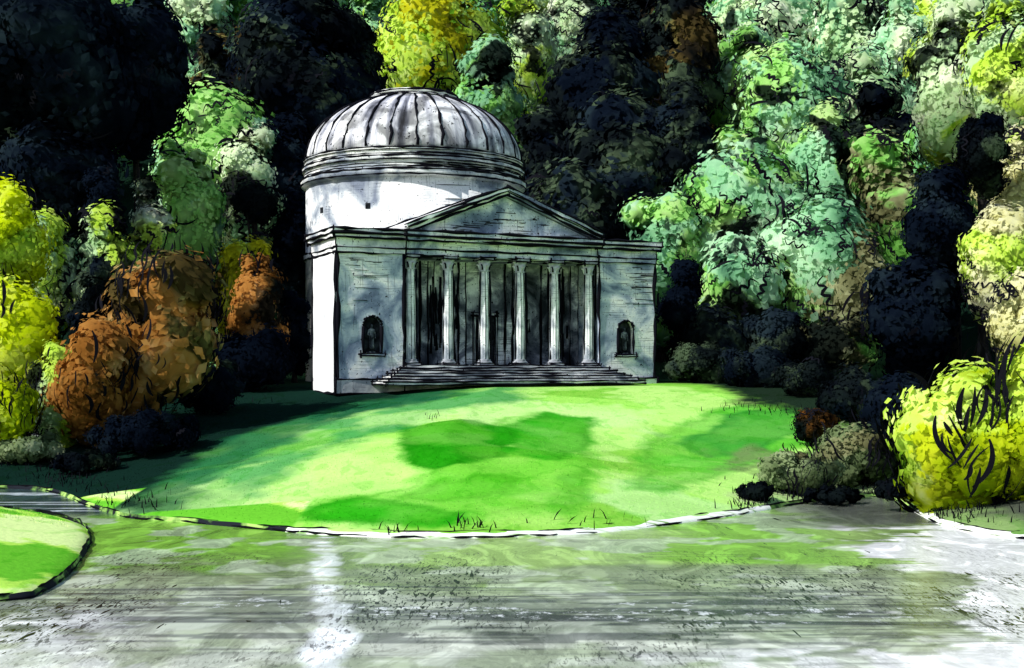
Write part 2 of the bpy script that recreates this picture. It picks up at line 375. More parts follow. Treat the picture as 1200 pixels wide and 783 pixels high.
wc=lerp(wc,(.93,.97,.97),(1-sst(.6,.95,np.hypot((X2+4.05)/.62,(Y2-27.4)/2.2)+wn2*1.2+wn3*.6)))  # brightest patch of that painted reflection
ny,nx=X2.shape; idx=np.arange(nx*ny).reshape(ny,nx)
quads=np.stack([idx[:-1,:-1],idx[:-1,1:],idx[1:,1:],idx[1:,:-1]],-1).reshape(-1,4)
wm,nt,p=newmat('lake_wash',.22,.15)
a=N(nt,'ShaderNodeAttribute',attribute_name='wash'); ps=pos(nt); c=a.outputs['Color']
sp_=N(nt,'ShaderNodeSeparateXYZ'); nt.links.new(ps,sp_.inputs[0])
def band(y0,y1):
    t=math_(nt,'DIVIDE',math_(nt,'SUBTRACT',sp_.outputs[1],y0),y1-y0)
    return ramp(nt,t,[(0.,0.),(.25,1.),(.75,1.),(1.,0.)])
s1=noise(nt,mapping(nt,ps,(.07,1.3,1),(0,0,.03)),1.,6,.8,.75); s3=noise(nt,mapping(nt,ps,(.2,7.,1)),1.,4,0.,.6)
big=noise(nt,mapping(nt,ps,(.08,.25,1),loc=(2,0,0)),1.,3)
msk=ramp(nt,big,[(.50,0.),(.58,1.)])
wsh=noise(nt,mapping(nt,ps,(.40,.20,1)),1.,6,2.6,.6)
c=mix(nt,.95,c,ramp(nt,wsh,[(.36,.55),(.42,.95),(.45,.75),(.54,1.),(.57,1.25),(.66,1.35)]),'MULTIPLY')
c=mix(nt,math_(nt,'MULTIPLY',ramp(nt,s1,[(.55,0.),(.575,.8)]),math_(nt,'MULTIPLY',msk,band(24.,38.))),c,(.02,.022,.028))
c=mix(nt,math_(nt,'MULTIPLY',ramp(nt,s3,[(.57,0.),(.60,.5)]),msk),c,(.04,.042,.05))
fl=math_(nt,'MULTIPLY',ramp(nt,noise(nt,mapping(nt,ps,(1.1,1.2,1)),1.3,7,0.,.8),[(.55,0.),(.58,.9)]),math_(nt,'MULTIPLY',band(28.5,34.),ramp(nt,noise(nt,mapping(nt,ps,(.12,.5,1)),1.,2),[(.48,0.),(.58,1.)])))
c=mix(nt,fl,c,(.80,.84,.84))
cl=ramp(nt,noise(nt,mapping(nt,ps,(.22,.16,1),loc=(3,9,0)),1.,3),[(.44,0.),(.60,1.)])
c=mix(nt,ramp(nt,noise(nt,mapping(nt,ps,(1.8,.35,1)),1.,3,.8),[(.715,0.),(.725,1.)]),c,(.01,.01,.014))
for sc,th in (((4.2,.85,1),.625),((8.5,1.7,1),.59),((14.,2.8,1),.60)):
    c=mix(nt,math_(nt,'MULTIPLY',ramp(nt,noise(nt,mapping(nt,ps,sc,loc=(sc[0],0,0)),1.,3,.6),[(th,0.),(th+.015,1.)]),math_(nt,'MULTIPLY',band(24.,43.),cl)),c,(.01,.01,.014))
nt.links.new(c,p.inputs['Base Color']); bump(nt,p,s1,.04,.25)
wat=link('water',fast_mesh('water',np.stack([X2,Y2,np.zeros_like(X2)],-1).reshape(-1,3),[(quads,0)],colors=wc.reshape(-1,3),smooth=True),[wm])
tag(wat,'still lake with grey streaks and painted green reflections','water',kind='structure')

# ---------------------------------------------------------------- shoreline edging
sh=np.array([q for q in catmull(shore,3)]); tn=np.gradient(sh,axis=0); tn/=np.linalg.norm(tn,axis=1)[:,None]
nrm=np.stack([-tn[:,1],tn[:,0]],1)
mid_=int(len(sh)*.6)
if sdist(np.array([sh[mid_,0]+nrm[mid_,0]*.3]),np.array([sh[mid_,1]+nrm[mid_,1]*.3]))[0]<0: nrm=-nrm
m=MB()
pxs=600+F*sh[:,0]/np.maximum(sh[:,1],5)
white=lambda i: (330<pxs[i]<900) or pxs[i]>1070
wdt=.42+.30*np.sin(np.arange(len(sh))*.37)*np.sin(np.arange(len(sh))*.11)
prof=[(-.06,-.1),(-.02,.03),(.25,.10),(1.,.17)]
vs=[]
for i in range(len(sh)):
    kk=wdt[i]*(1 if white(i) else .12)
    for k,(o,z) in enumerate(prof): 
        q=sh[i]+nrm[i]*(o*kk if o>0 else o); vs.append((q[0],q[1],z+.01*math.sin(i*1.3)))
for i in range(len(sh)-1):
    mi=0 if white(i) else 2
    for k in range(3):
        m.f.append((i*4+k,(i+1)*4+k,(i+1)*4+k+1,i*4+k+1)); m.m.append(mi); m.sm.append(True)
m.v=[tuple(map(float,v)) for v in vs]
for (k,rr,pr) in ((1,.026,.14),(3,.024,.22)):
    run=[]
    for i in range(len(sh)):
        if random.random()<pr or not(-200<pxs[i]<1500):
            if len(run)>2:
                m.tube(run,[rr*random.uniform(.3,2.2)*(0.3 if j in(0,len(run)-1) else 1) for j in range(len(run))],4,1)
            run=[]
        else:
            v=vs[i*4+k]; run.append((v[0],v[1]+random.uniform(-.08,.08),v[2]+.015))
    if len(run)>2: m.tube(run,rr,4,1)
pale_m,nt,p=newmat('pale_edge_stone',.9,.1); ps=pos(nt)
nt.links.new(ramp(nt,noise(nt,mapping(nt,ps,(.6,3,1)),1.,4),[(.34,(.25,.42,.14)),(.42,(.75,.82,.66)),(.55,(.92,.92,.88))]),p.inputs['Base Color'])
dk_m,nt,p=newmat('dark_wet_earth',.9,.1); ps=pos(nt)
nt.links.new(ramp(nt,noise(nt,ps,.9,5),[(.45,(.012,.014,.02)),(.52,(.12,.24,.05)),(.6,(.4,.6,.15))]),p.inputs['Base Color'])
so=m.build('shoreline_edging',[pale_m,inkm,dk_m]); tag(so,'pale stone edge between the lawn and the lake','shore',kind='structure')

# ---------------------------------------------------------------- temple
TH=math.radians(25); TX,TY,TZ=-.5,92.,4.8
T=empty('temple',(TX,TY,TZ),TH)
tag(T,'grey domed classical temple with six column portico above the lawn','temple')
def wing(s):
    u0,u1=(-12.5,-7.7) if s<0 else (7.7,12.5)
    m=MB(); m.box(u0,u1,.45,5.6,-.6,9.0,0,.06)
    cx=s*10.; hw=.68; zb=2.1; zs=4.0
    arch=[(cx-hw,zb),(cx+hw,zb)]+[(cx+hw*math.cos(a),zs+hw*math.sin(a)) for a in np.linspace(0,math.pi,13)]
    bm=bmesh.new()
    outer=[bm.verts.new((x,0,z)) for x,z in ((u0,-.6),(u1,-.6),(u1,9.0),(u0,9.0))]
    hole=[bm.verts.new((x,0,z)) for x,z in arch]
    ed=[bm.edges.new((l[i],l[(i+1)%len(l)])) for l in (outer,hole) for i in range(len(l))]
    bmesh.ops.triangle_fill(bm,edges=ed,use_beauty=True)
    r=bmesh.ops.extrude_face_region(bm,geom=bm.faces[:])
    for v in [g for g in r['geom'] if isinstance(g,bmesh.types.BMVert)]: v.co.y=.447
    bm.verts.index_update(); m.add([v.co[:] for v in bm.verts],[[v.index for v in f.verts] for f in bm.faces],0); bm.free()
    for i in range(len(arch)): 
        a=arch[i];b=arch[(i+1)%len(arch)]; m.ink((a[0],-.01,a[1]),(b[0],-.01,b[1]),.065,.03,0)
    for u in (u0,u1): m.ink((u,-.02,-.4),(u,-.02,9.0),.08,.06)
    for i in range(26 if s>0 else 10):
        u=random.uniform(u1-2.6,u1-1.2) if s>0 else random.uniform(u0+.4,u0+2.4); z=random.uniform(5.6,8.8); m.ink((u,-.01,z),(u+random.uniform(.8,1.9),-.01,z+random.uniform(-.08,.08)),.014,.012,0)
    m.build('wing_wall',[S_grey,inkm],T)
    m=MB(); 
    if s<0:
        m.box(u0-.12,u0-.004,.05,5.5,-.6,9.0,0,.07)
        m.build('added_lit_side_slab',[S_white,inkm],T)  # thin slab added to make the sunlit left side whiter
    m=MB(); m.box(u0-.16 if s<0 else u0+.0,u1 if s<0 else u1+.16,-.2,-.065,-.6,.35,0,.04); m.build('plinth',[S_step,inkm],T)
    m=MB()
    m.box(u0-.10,u1+.10,-.12,5.75,9.003,9.35,0,.04); m.box(u0-.15,u1+.15,-.06,5.8,9.353,10.0,0,.03)
    m.box(u0-.34,u1+(.34 if s>0 else .2),-.34,6.1,10.003,10.3,0,.05); m.box(u0-.44,u1+(.44 if s>0 else .2),-.44,6.2,10.303,10.62,0,.06)
    m.build('cornice',[S_pale if s<0 else S_grey,inkm],T)
    m=MB(); m.add([(x,.44,z) for x,z in arch],[tuple(range(len(arch)))],0)
    n=m.build('niche',[dark_m],T)
    m=MB(); m.box(cx-.85,cx+.85,-.12,-.003,zb-.12,zb,0,.03); m.build('sill',[S_grey,inkm],n)
wing(-1); wing(1)
m=MB(); m.box(-7.69,7.69,3.6,9.0,-.6,10.3,0,.05)
m.box(-7.69,-7.0,3.3,3.597,1.3,9.0,0,.04); m.box(7.0,7.69,3.3,3.597,1.3,9.0,0,.04)
for u in (-4.9,-1.9,1.9,4.9): m.box(u-.28,u+.28,3.42,3.597,1.3,9.0,0,.05)
for i in range(120):
    u=random.choice([-6.3,-4.2,-3.6,2.6,3.4,5.6,6.4,-2.6])+random.gauss(0,.2); z=random.uniform(1.4,6); 
    m.ink((u,3.57,z),(u+random.uniform(-.05,.05),3.57,z+random.uniform(.8,3)),.05,.02,0)  # vertical ink strokes drawn as shadow stripes beside the columns
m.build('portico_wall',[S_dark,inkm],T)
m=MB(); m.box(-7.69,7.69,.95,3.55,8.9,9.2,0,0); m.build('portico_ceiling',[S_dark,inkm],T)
m=MB(); m.box(-.75,.75,3.54,3.6,1.3,5.0,0,0); d=m.build('door',[dark_m],T)
m=MB(); m.box(-.95,-.78,3.45,3.59,1.3,5.0,0,.04); m.box(.78,.95,3.45,3.59,1.3,5.0,0,.04); m.box(-.95,.95,3.45,3.59,5.003,5.2,0,.04); m.build('door_frame',[S_mid,inkm],d)
m=MB(); m.box(-.03,.03,3.5,3.538,1.3,4.7,1,0)
for u in (-.4,.4):
    for z in (1.6,3.3): m.box(u-.22,u+.22,3.51,3.538,z,z+1.2,0,.02)
m.build('door_panel',[dark_m,inkm],d)
m=MB()
m.box(-7.68,7.68,.08,.95,9.0,9.42,0,.045); m.box(-7.68,7.68,.02,1.0,9.423,10.0,0,.045); 
m.box(-7.7,7.7,-.52,1.2,10.003,10.28,0,.05); m.box(-7.75,7.75,-.64,1.3,10.283,10.62,0,.06)
m.build('entablature',[S_grey,inkm],T)
m=MB(); z0=10.623; hz=2.9; hw=7.45
m.add([(-hw+.3,.1,z0),(hw-.3,.1,z0),(0,.1,z0+hz-.1),(-hw+.3,3.6,z0),(hw-.3,3.6,z0),(0,3.6,z0+hz-.1)],[(0,1,2),(3,5,4),(0,3,4,1),(0,2,5,3),(1,4,5,2)],0)
for i in range(30):
    u=random.uniform(-4.5,4.5); z=z0+random.uniform(.1,1.9)*(1-abs(u)/6); m.ink((u,.08,z),(u+random.uniform(.3,1.9),.08,z+random.uniform(-.1,.1)),.015,.02,0)
pd=m.build('pediment',[S_grey,inkm],T)
for s in (-1,1):
    m=MB(); dx=s*hw; 
    nx_,nz_=hz/math.hypot(hw,hz)*s, hw/math.hypot(hw,hz)
    for (o0,o1,y0) in ((0,.24,-.4),(.245,.52,-.62)):
        a=Vector((dx+s*.1,0,z0));b=Vector((0,0,z0+hz)); n=Vector((nx_,0,nz_))
        p4=[a+n*o0,b+Vector((0,0,o0*1.08)),b+Vector((0,0,o1*1.08)),a+n*o1]
        vs_=[(q.x,y,q.z) for y in (y0,3.9) for q in p4]
        m.add(vs_,[(0,1,2,3),(4,7,6,5),(0,4,5,1),(1,5,6,2),(2,6,7,3),(3,7,4,0)],0)
        for a_,b_ in ((0,1),(3,2),(7,6)): m.ink(vs_[a_],vs_[b_],.06,.05)
    m.build('raking_cornice',[S_white if s<0 else S_grey,inkm],pd)  # left slope painted whiter as the sun side, right one greyer
def make_column(u):
    m=MB(); n=24; vs=[];fs=[]
    zz=np.linspace(1.72,8.05,9)
    for z in zz:
        t=(z-1.72)/6.33; r=.41-.075*t**1.6
        for j in range(n): 
            a=2*math.pi*j/n; rr=r*(1 if j%2 else .93); vs.append((rr*math.cos(a),rr*math.sin(a),z))
    for i in range(8):
        for j in range(n): fs.append((i*n+j,i*n+(j+1)%n,(i+1)*n+(j+1)%n,(i+1)*n+j))
    m.add(vs,fs,0)
    for a,w_ in ((math.radians(-165),.065),(math.radians(-100),.018),(math.radians(-60),.025),(math.radians(-38),.04),(math.radians(-22),.10),(math.radians(-8),.13)):  # heavier ink on the right draws the shaded side of the shaft
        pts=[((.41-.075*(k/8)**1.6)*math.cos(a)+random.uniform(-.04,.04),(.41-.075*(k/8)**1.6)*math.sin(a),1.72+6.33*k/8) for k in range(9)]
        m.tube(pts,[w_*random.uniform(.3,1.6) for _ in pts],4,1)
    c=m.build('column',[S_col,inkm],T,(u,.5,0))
    m=MB(); m.box(-.56,.56,-.56,.56,1.303,1.45,0,.03); m.lathe([(.54,1.453),(.58,1.52),(.5,1.6),(.43,1.64),(.46,1.70),(.42,1.75)],20); m.build('column_base',[S_mid,inkm],c)
    m=MB(); m.lathe([(.34,8.0),(.40,8.05),(.35,8.12),(.36,8.3),(.46,8.5),(.42,8.55),(.5,8.75),(.58,8.82)],16)
    for k in range(8):
        a=k*math.pi/4; m.tube([(.36*math.cos(a),.36*math.sin(a),8.15),(.45*math.cos(a),.45*math.sin(a),8.45),(.56*math.cos(a),.56*math.sin(a),8.5),(.6*math.cos(a),.6*math.sin(a),8.42)],[.07,.06,.05,.02],5,k%2)
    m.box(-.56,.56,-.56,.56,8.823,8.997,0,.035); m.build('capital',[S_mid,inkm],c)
for i in range(6): make_column(-7.05+i*2.82)
for k in range(7):
    m=MB(); z1=1.3-.186*k
    hw2=7.9+.36*k
    if k==0: m.box(-7.69,7.69,-.35,3.3,1.115,1.3,0,.035)
    else: m.box(-hw2,hw2-.1,-.35-.42*k,-.205,z1-.186,z1-.003,0,.038)
    m.build('step',[S_step,inkm],T)
m=MB(); m.box(-7.68,7.68,-.2,3.3,-.5,1.112,0,0); m.build('podium',[S_step,inkm],T)
DV=18.5
m=MB()
m.box(-7.6,7.6,9.003,DV-5,-.6,10.2,0,0)
m.build('vestibule',[S_grey,inkm],T)
m=MB(); m.lathe([(9.1,-.6),(9.1,10.0),(9.25,10.05),(9.25,10.5),(9.1,10.55),(9.1,16.3)],96); m.ring(9.26,10.5,.05,96); m.ring(9.26,10.05,.05,96)
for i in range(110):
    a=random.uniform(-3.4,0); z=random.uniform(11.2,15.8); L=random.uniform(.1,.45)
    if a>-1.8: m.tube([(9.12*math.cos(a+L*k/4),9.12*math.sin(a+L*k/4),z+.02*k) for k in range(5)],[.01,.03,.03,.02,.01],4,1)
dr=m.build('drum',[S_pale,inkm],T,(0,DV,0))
ZD=18.35
m=MB(); m.lathe([(9.1,16.05),(9.4,16.2),(9.52,16.25),(9.52,16.65),(9.25,16.7),(9.25,17.35),(9.38,17.4),(9.38,17.7),(9.2,17.75),(9.2,18.15),(9.28,18.2),(9.28,18.35),(9.05,18.4)],96,cap=False)
for r,z,w_ in ((9.53,16.23,.045),(9.54,16.65,.055),(9.27,16.9,.025),(9.27,17.1,.025),(9.39,17.4,.04),(9.39,17.7,.05),(9.22,17.9,.025),(9.29,18.18,.03),(9.29,18.35,.05)): m.ring(r,z,w_,96)
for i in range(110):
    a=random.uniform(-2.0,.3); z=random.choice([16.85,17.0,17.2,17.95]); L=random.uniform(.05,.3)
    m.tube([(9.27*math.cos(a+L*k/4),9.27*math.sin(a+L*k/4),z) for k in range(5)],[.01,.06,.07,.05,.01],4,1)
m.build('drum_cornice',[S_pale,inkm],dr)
for a in (-140,-109):
    t=math.radians(a-25); m=MB()
    c_,s_=math.cos(t),math.sin(t); 
    vs_=[]
    for r in (9.05,9.14):
        for (du,dz) in ((-.2,-.22),(.2,-.22),(.2,.22),(-.2,.22)): vs_.append((r*c_-s_*du,r*s_+c_*du,13.8+dz))
    m.add(vs_,[(0,1,2,3),(4,5,6,7),(0,1,5,4),(1,2,6,5),(2,3,7,6),(3,0,4,7)],0); m.build('vent_hole',[dark_m],dr)
RD,HD=9.15,5.7; TT=math.radians(66)
m=MB(); prof=[(RD*math.cos(a)**.94,ZD+HD*math.sin(a)) for a in np.linspace(0,TT,18)]; m.lathe(prof,96)
dome=m.build('dome',[S_dome,inkm],T,(0,DV,0))
NR=28
for k in range(NR):
    a=2*math.pi*(k+.5)/NR; m=MB(); pts=[];rs=[]
    for t in np.linspace(.02,TT-.01,14):
        r=RD*math.cos(t)**.94+.03; aa=a+random.uniform(-.012,.012); pts.append((r*math.cos(aa),r*math.sin(aa),ZD+HD*math.sin(t)+.03)); rs.append(.085*random.uniform(.4,1.8))
    m.tube(pts,rs,4,0); m.build('rib',[inkm],dome)
m=MB(); rr=RD*math.cos(TT)**.94-.5; zt=ZD+HD*math.sin(TT)
m.lathe([(rr+.45,zt-.15),(rr+.6,zt+.02),(rr+.6,zt+.14),(rr+.1,zt+.18),(rr+.1,zt+.42),(rr+.25,zt+.45),(rr+.25,zt+.6),(rr-.3,zt+.63)],48); m.ring(rr+.61,zt+.08,.05,48); m.ring(rr+.11,zt+.3,.04,48); m.ring(rr+.26,zt+.52,.07,48)
m.build('oculus_ring',[S_white,inkm],dome)

def statue(u,label):
    c,s=math.cos(TH),math.sin(TH); v=.24
    root=empty('statue',(TX+u*c-v*s,TY+u*s+v*c,TZ+2.103),TH); tag(root,label,'statue',None)
    V=[(0,0,.95),(0,0,1.18),(0,-.01,1.38),(0,-.01,1.5),(0,-.02,1.66),(.0,0,.6),(.02,-.02,.12),(-.19,0,1.36),(-.25,-.02,1.1),(-.12,-.12,.98),(.19,0,1.36),(.26,0,1.08),(.24,-.06,.84),(0,-.02,1.76)]
    E=[(0,1),(1,2),(2,3),(3,4),(4,13),(0,5),(5,6),(2,7),(7,8),(8,9),(2,10),(10,11),(11,12)]
    R=[.17,.15,.16,.065,.1,.17,.2,.08,.06,.045,.08,.06,.045,.07]
    me=bpy.data.meshes.new('figure'); me.from_pydata(V,E,[]); o=link('figure',me,[S_statue],root); 
    sk=o.modifiers.new('s','SKIN'); sv=me.skin_vertices[0].data
    for i,r in enumerate(R): sv[i].radius=(r,r*.8)
    sv[0].use_root=True
    ss=o.modifiers.new('d','SUBSURF'); ss.levels=2; ss.render_levels=2
    o.location=(0,0,.18); o.scale=(1.05,.9,1.05)
    m=MB(); m.box(-.3,.3,-.17,.2,0,.18,0,.02); m.build('statue_plinth',[S_statue,inkm],root)
statue(-10.,'dim grey robed statue in the arched niche of the left wing')
statue(10.,'dim grey robed statue in the arched niche of the right wing')

# ---------------------------------------------------------------- trees
def ico(n):
    bm=bmesh.new(); bmesh.ops.create_icosphere(bm,subdivisions=n,radius=1); bm.verts.ensure_lookup_table()
    a=np.array([v.co[:] for v in bm.verts]); b=np.array([[v.index for v in f.verts] for f in bm.faces]); bm.free(); return a,b
IV,IF=ico(3)
def unit(n): 
    v=rng.normal(size=(n,3)); return v/np.linalg.norm(v,axis=1)[:,None]
def frames(n):
    ref=np.where(np.abs(n[:,2:3])<.9,A([[0,0,1.]]),A([[1.,0,0]])); a=np.cross(n,ref); a/=np.linalg.norm(a,axis=1)[:,None]; return a,np.cross(n,a)
def lump(p,f,s): return np.sin(p[:,0]*f+s)*np.sin(p[:,1]*f*1.1+s*2)*np.sin(p[:,2]*f*.9+s*3)+.5*np.sin(p[:,0]*f*2.3+s*5)*np.sin(p[:,2]*f*2.1+p[:,1]*f*2)
def make_crown(R,leaf,inkden,sk=1.,spiky=False):
    R=A(R); rx=min(R); asp=max(R)/rx
    ncl=int(np.clip(15*asp*asp+rx*1.5,18,50))
    u=unit(ncl)*(rng.random((ncl,1))**.42); k=A([.72*R[0],.72*R[1],R[2]-.28*rx]); cen=u*k
    rc=(.20+.34*rng.random(ncl)**1.2)*rx; rc*=(1.25-.40*np.linalg.norm(u,axis=1))
    V=[];Tn=[];gt=[];gq=[];nv=0
    tone=np.clip(.5+rng.normal(size=ncl)*.06,.2,.8); s0=rng.random()*10
    for i in range(ncl):
        d=1+.24*lump(IV,3.,s0+i)+.09*lump(IV,9.,s0+i)
        P=cen[i]+IV*(rc[i]*.86*d)[:,None]; V.append(P); gt.append((IF+nv,0)); nv+=len(P); Tn.append(np.full(len(P),tone[i]))
    area=4*math.pi*rc**2; cnt=(area/(leaf*leaf)*.85).astype(int)
    ci=np.repeat(np.arange(ncl),cnt); n=unit(len(ci)); dd=1+.22*lump(n,3.,s0)+rng.normal(size=len(ci))*.16
    U=cen[ci]+n*(rc[ci]*dd)[:,None]
    keep=np.ones(len(U),bool)
    for j in range(ncl): keep&=(np.linalg.norm(U-cen[j],axis=1)>rc[j]*.80)|(ci==j)
    U=U[keep];n=n[keep];ci=ci[keep]
    out=U/R; out/=np.linalg.norm(out,axis=1)[:,None]+1e-9
    nn=n*.45+out*.8+rng.normal(size=n.shape)*.22; nn/=np.linalg.norm(nn,axis=1)[:,None]
    a,b=frames(nn); th=rng.random(len(n))*6.283; ca=np.cos(th)[:,None];sa=np.sin(th)[:,None]; a,b=a*ca+b*sa,-a*sa+b*ca
    s=(leaf*rng.uniform(.35,1.2,len(n)))[:,None]; P=U
    L=np.stack([P-a*s,P-b*s*.65+nn*s*.1,P+a*s,P+b*s*.65+nn*s*.1],1).reshape(-1,3)
    V.append(L); gq.append((np.arange(len(P)*4).reshape(-1,4)+nv,0)); nv+=len(L)
    Tn.append(np.repeat(tone[ci]+rng.normal(size=len(ci))*.035,4))
    ns=int(sum(area)*inkden/(sk*sk))
    if ns>0:
        ci=rng.choice(ncl,ns,p=area/area.sum()); n=unit(ns)
        U=cen[ci]+n*(rc[ci]*1.42)[:,None]; keep=np.ones(ns,bool)
        for j in range(ncl): keep&=(np.linalg.norm(U-cen[j],axis=1)>rc[j]*1.25)|(ci==j)
        keep&=(np.sin(U[:,0]*.8/sk+s0)+np.sin(U[:,2]*.7/sk+s0*2)+np.sin(U[:,1]*.8/sk)>-.2)
        U=U[keep];n=n[keep]; ns=len(U)
        if ns:
            a,b=frames(n); fam=rng.random()*6.28; th=fam+rng.normal(size=ns)*.5; ca=np.cos(th)[:,None];sa=np.sin(th)[:,None]; a,b=a*ca+b*sa,-a*sa+b*ca
            if spiky:
                a=np.array([0,0,1.])+U/np.linalg.norm(R)*1.6; a-=n*np.sum(a*n,1)[:,None]*.75; a/=np.linalg.norm(a,axis=1)[:,None]+1e-9; b=np.cross(n,a)
            M=15; s=np.linspace(-.5,.5,M); Ln=rng.uniform(.7,2.2,ns)*sk; scal=rng.random(ns)<(0 if spiky else .7)
            off=np.where(scal[:,None],.26*np.abs(np.sin((s[None]+.5)*math.pi*3)),rng.uniform(-.5,.5,(ns,1))*(1-(2*s[None])**2)*.5)*Ln[:,None]
            rad=max(rc.mean(),.5)
            P=U[:,None,:]+a[:,None,:]*(s[None,:,None]*Ln[:,None,None])+b[:,None,:]*off[...,None]-n[:,None,:]*((s[None]*Ln[:,None])**2/(2*rad)*(.2 if spiky else .5))[...,None]
            tg=np.gradient(P,axis=1); tg/=np.linalg.norm(tg,axis=2)[...,None]+1e-9
            wd=np.cross(tg,n[:,None,:]); w=sk*(rng.uniform(.04,.12,ns)[:,None]*(np.cos(s*2.7)[None]+.1))[...,None]
            W=np.concatenate([P-wd*w,P+wd*w],1).reshape(-1,3)
            k=np.arange(M-1); f=np.stack([k,k+1,k+1+M,k+M],1)[None]+(np.arange(ns)*2*M)[:,None,None]+nv
            V.append(W); gq.append((f.reshape(-1,4),1)); nv+=len(W); Tn.append(np.zeros(len(W)))
    V=np.concatenate(V); return fast_mesh('crown',V,gt+gq,attrs=np.concatenate(Tn),smooth='tris'),cen
def make_tree(kind,px,row,rx,rz,Yd,pal,label,opt=''):
    istree=kind.endswith('tree')
    x=(px-600)/F*Yd; zc=H+(HR-row)/F*Yd; Rx=rx*Yd/F; Rz=rz*Yd/F
    g=g1(x,Yd)
    if istree and Yd>=100 and 's' not in opt:
        Rx*=1.12; top=zc+Rz*1.02; bot=max(g+.06*(top-g),top-5.2*Rx); zc=(top+bot)/2; Rz=(top-bot)/2
    ry=max(min(Rx,Rz),.75*Rx)
    if 'b' in opt: top=zc+Rz; bot=g-.1*Rz; zc=(top+bot)/2; Rz=(top-bot)/2
    if zc-Rz*.75<g: zc=g+Rz*.75
    root=empty(kind,(x,Yd,g)); tag(root,label,'tree' if istree else 'bush')
    rm=min(Rx,Rz); leaf=min(.52,max(.12,rm*.09)); sk=max(.5,min(1.5,Yd/88))*(1 if rm>2 else .7)
    if 'K' in opt: sk*=1.7
    den={'navy':.05,'dark':.10,'dbrown':.12,'pale':.8,'mint':.6,'ygreen':2.2,'yellow':.8,'grey':1.2,'tan':1.1,'orange':.7}.get(pal,.55)
    me,cen=make_crown((Rx,ry,Rz),leaf,den*1.4,sk,'k' in opt.lower())
    link('crown',me,[crown_mats[pal],inkm],root,(0,0,zc-g))
    m=MB(); hgt=zc-g; r0=max(.06,min(.5,.03*(hgt+Rz)))
    pts=[];rs=[]
    for k in range(7):
        t=k/6; pts.append((random.uniform(-.1,.1)*Rx*.4*t,random.uniform(-.1,.1)*Rx*.4*t,-.3+(hgt+.3+Rz*.3)*t)); rs.append(r0*(1.25 if k==0 else 1)*(1-.75*t))
    m.tube(pts,rs,8,0)
    for k in range(5):
        e=cen[k%len(cen)]; b=Vector(pts[3+k%3]); q=Vector((e[0],e[1],hgt+e[2])); mid=b.lerp(q,.5)+Vector((0,0,.1*Rz))
        m.tube([b,mid,q],[r0*.42,r0*.28,r0*.1],6,0)
    m.build('trunk' if istree else 'stem',[bark],root)
bt='broadleaf_tree'
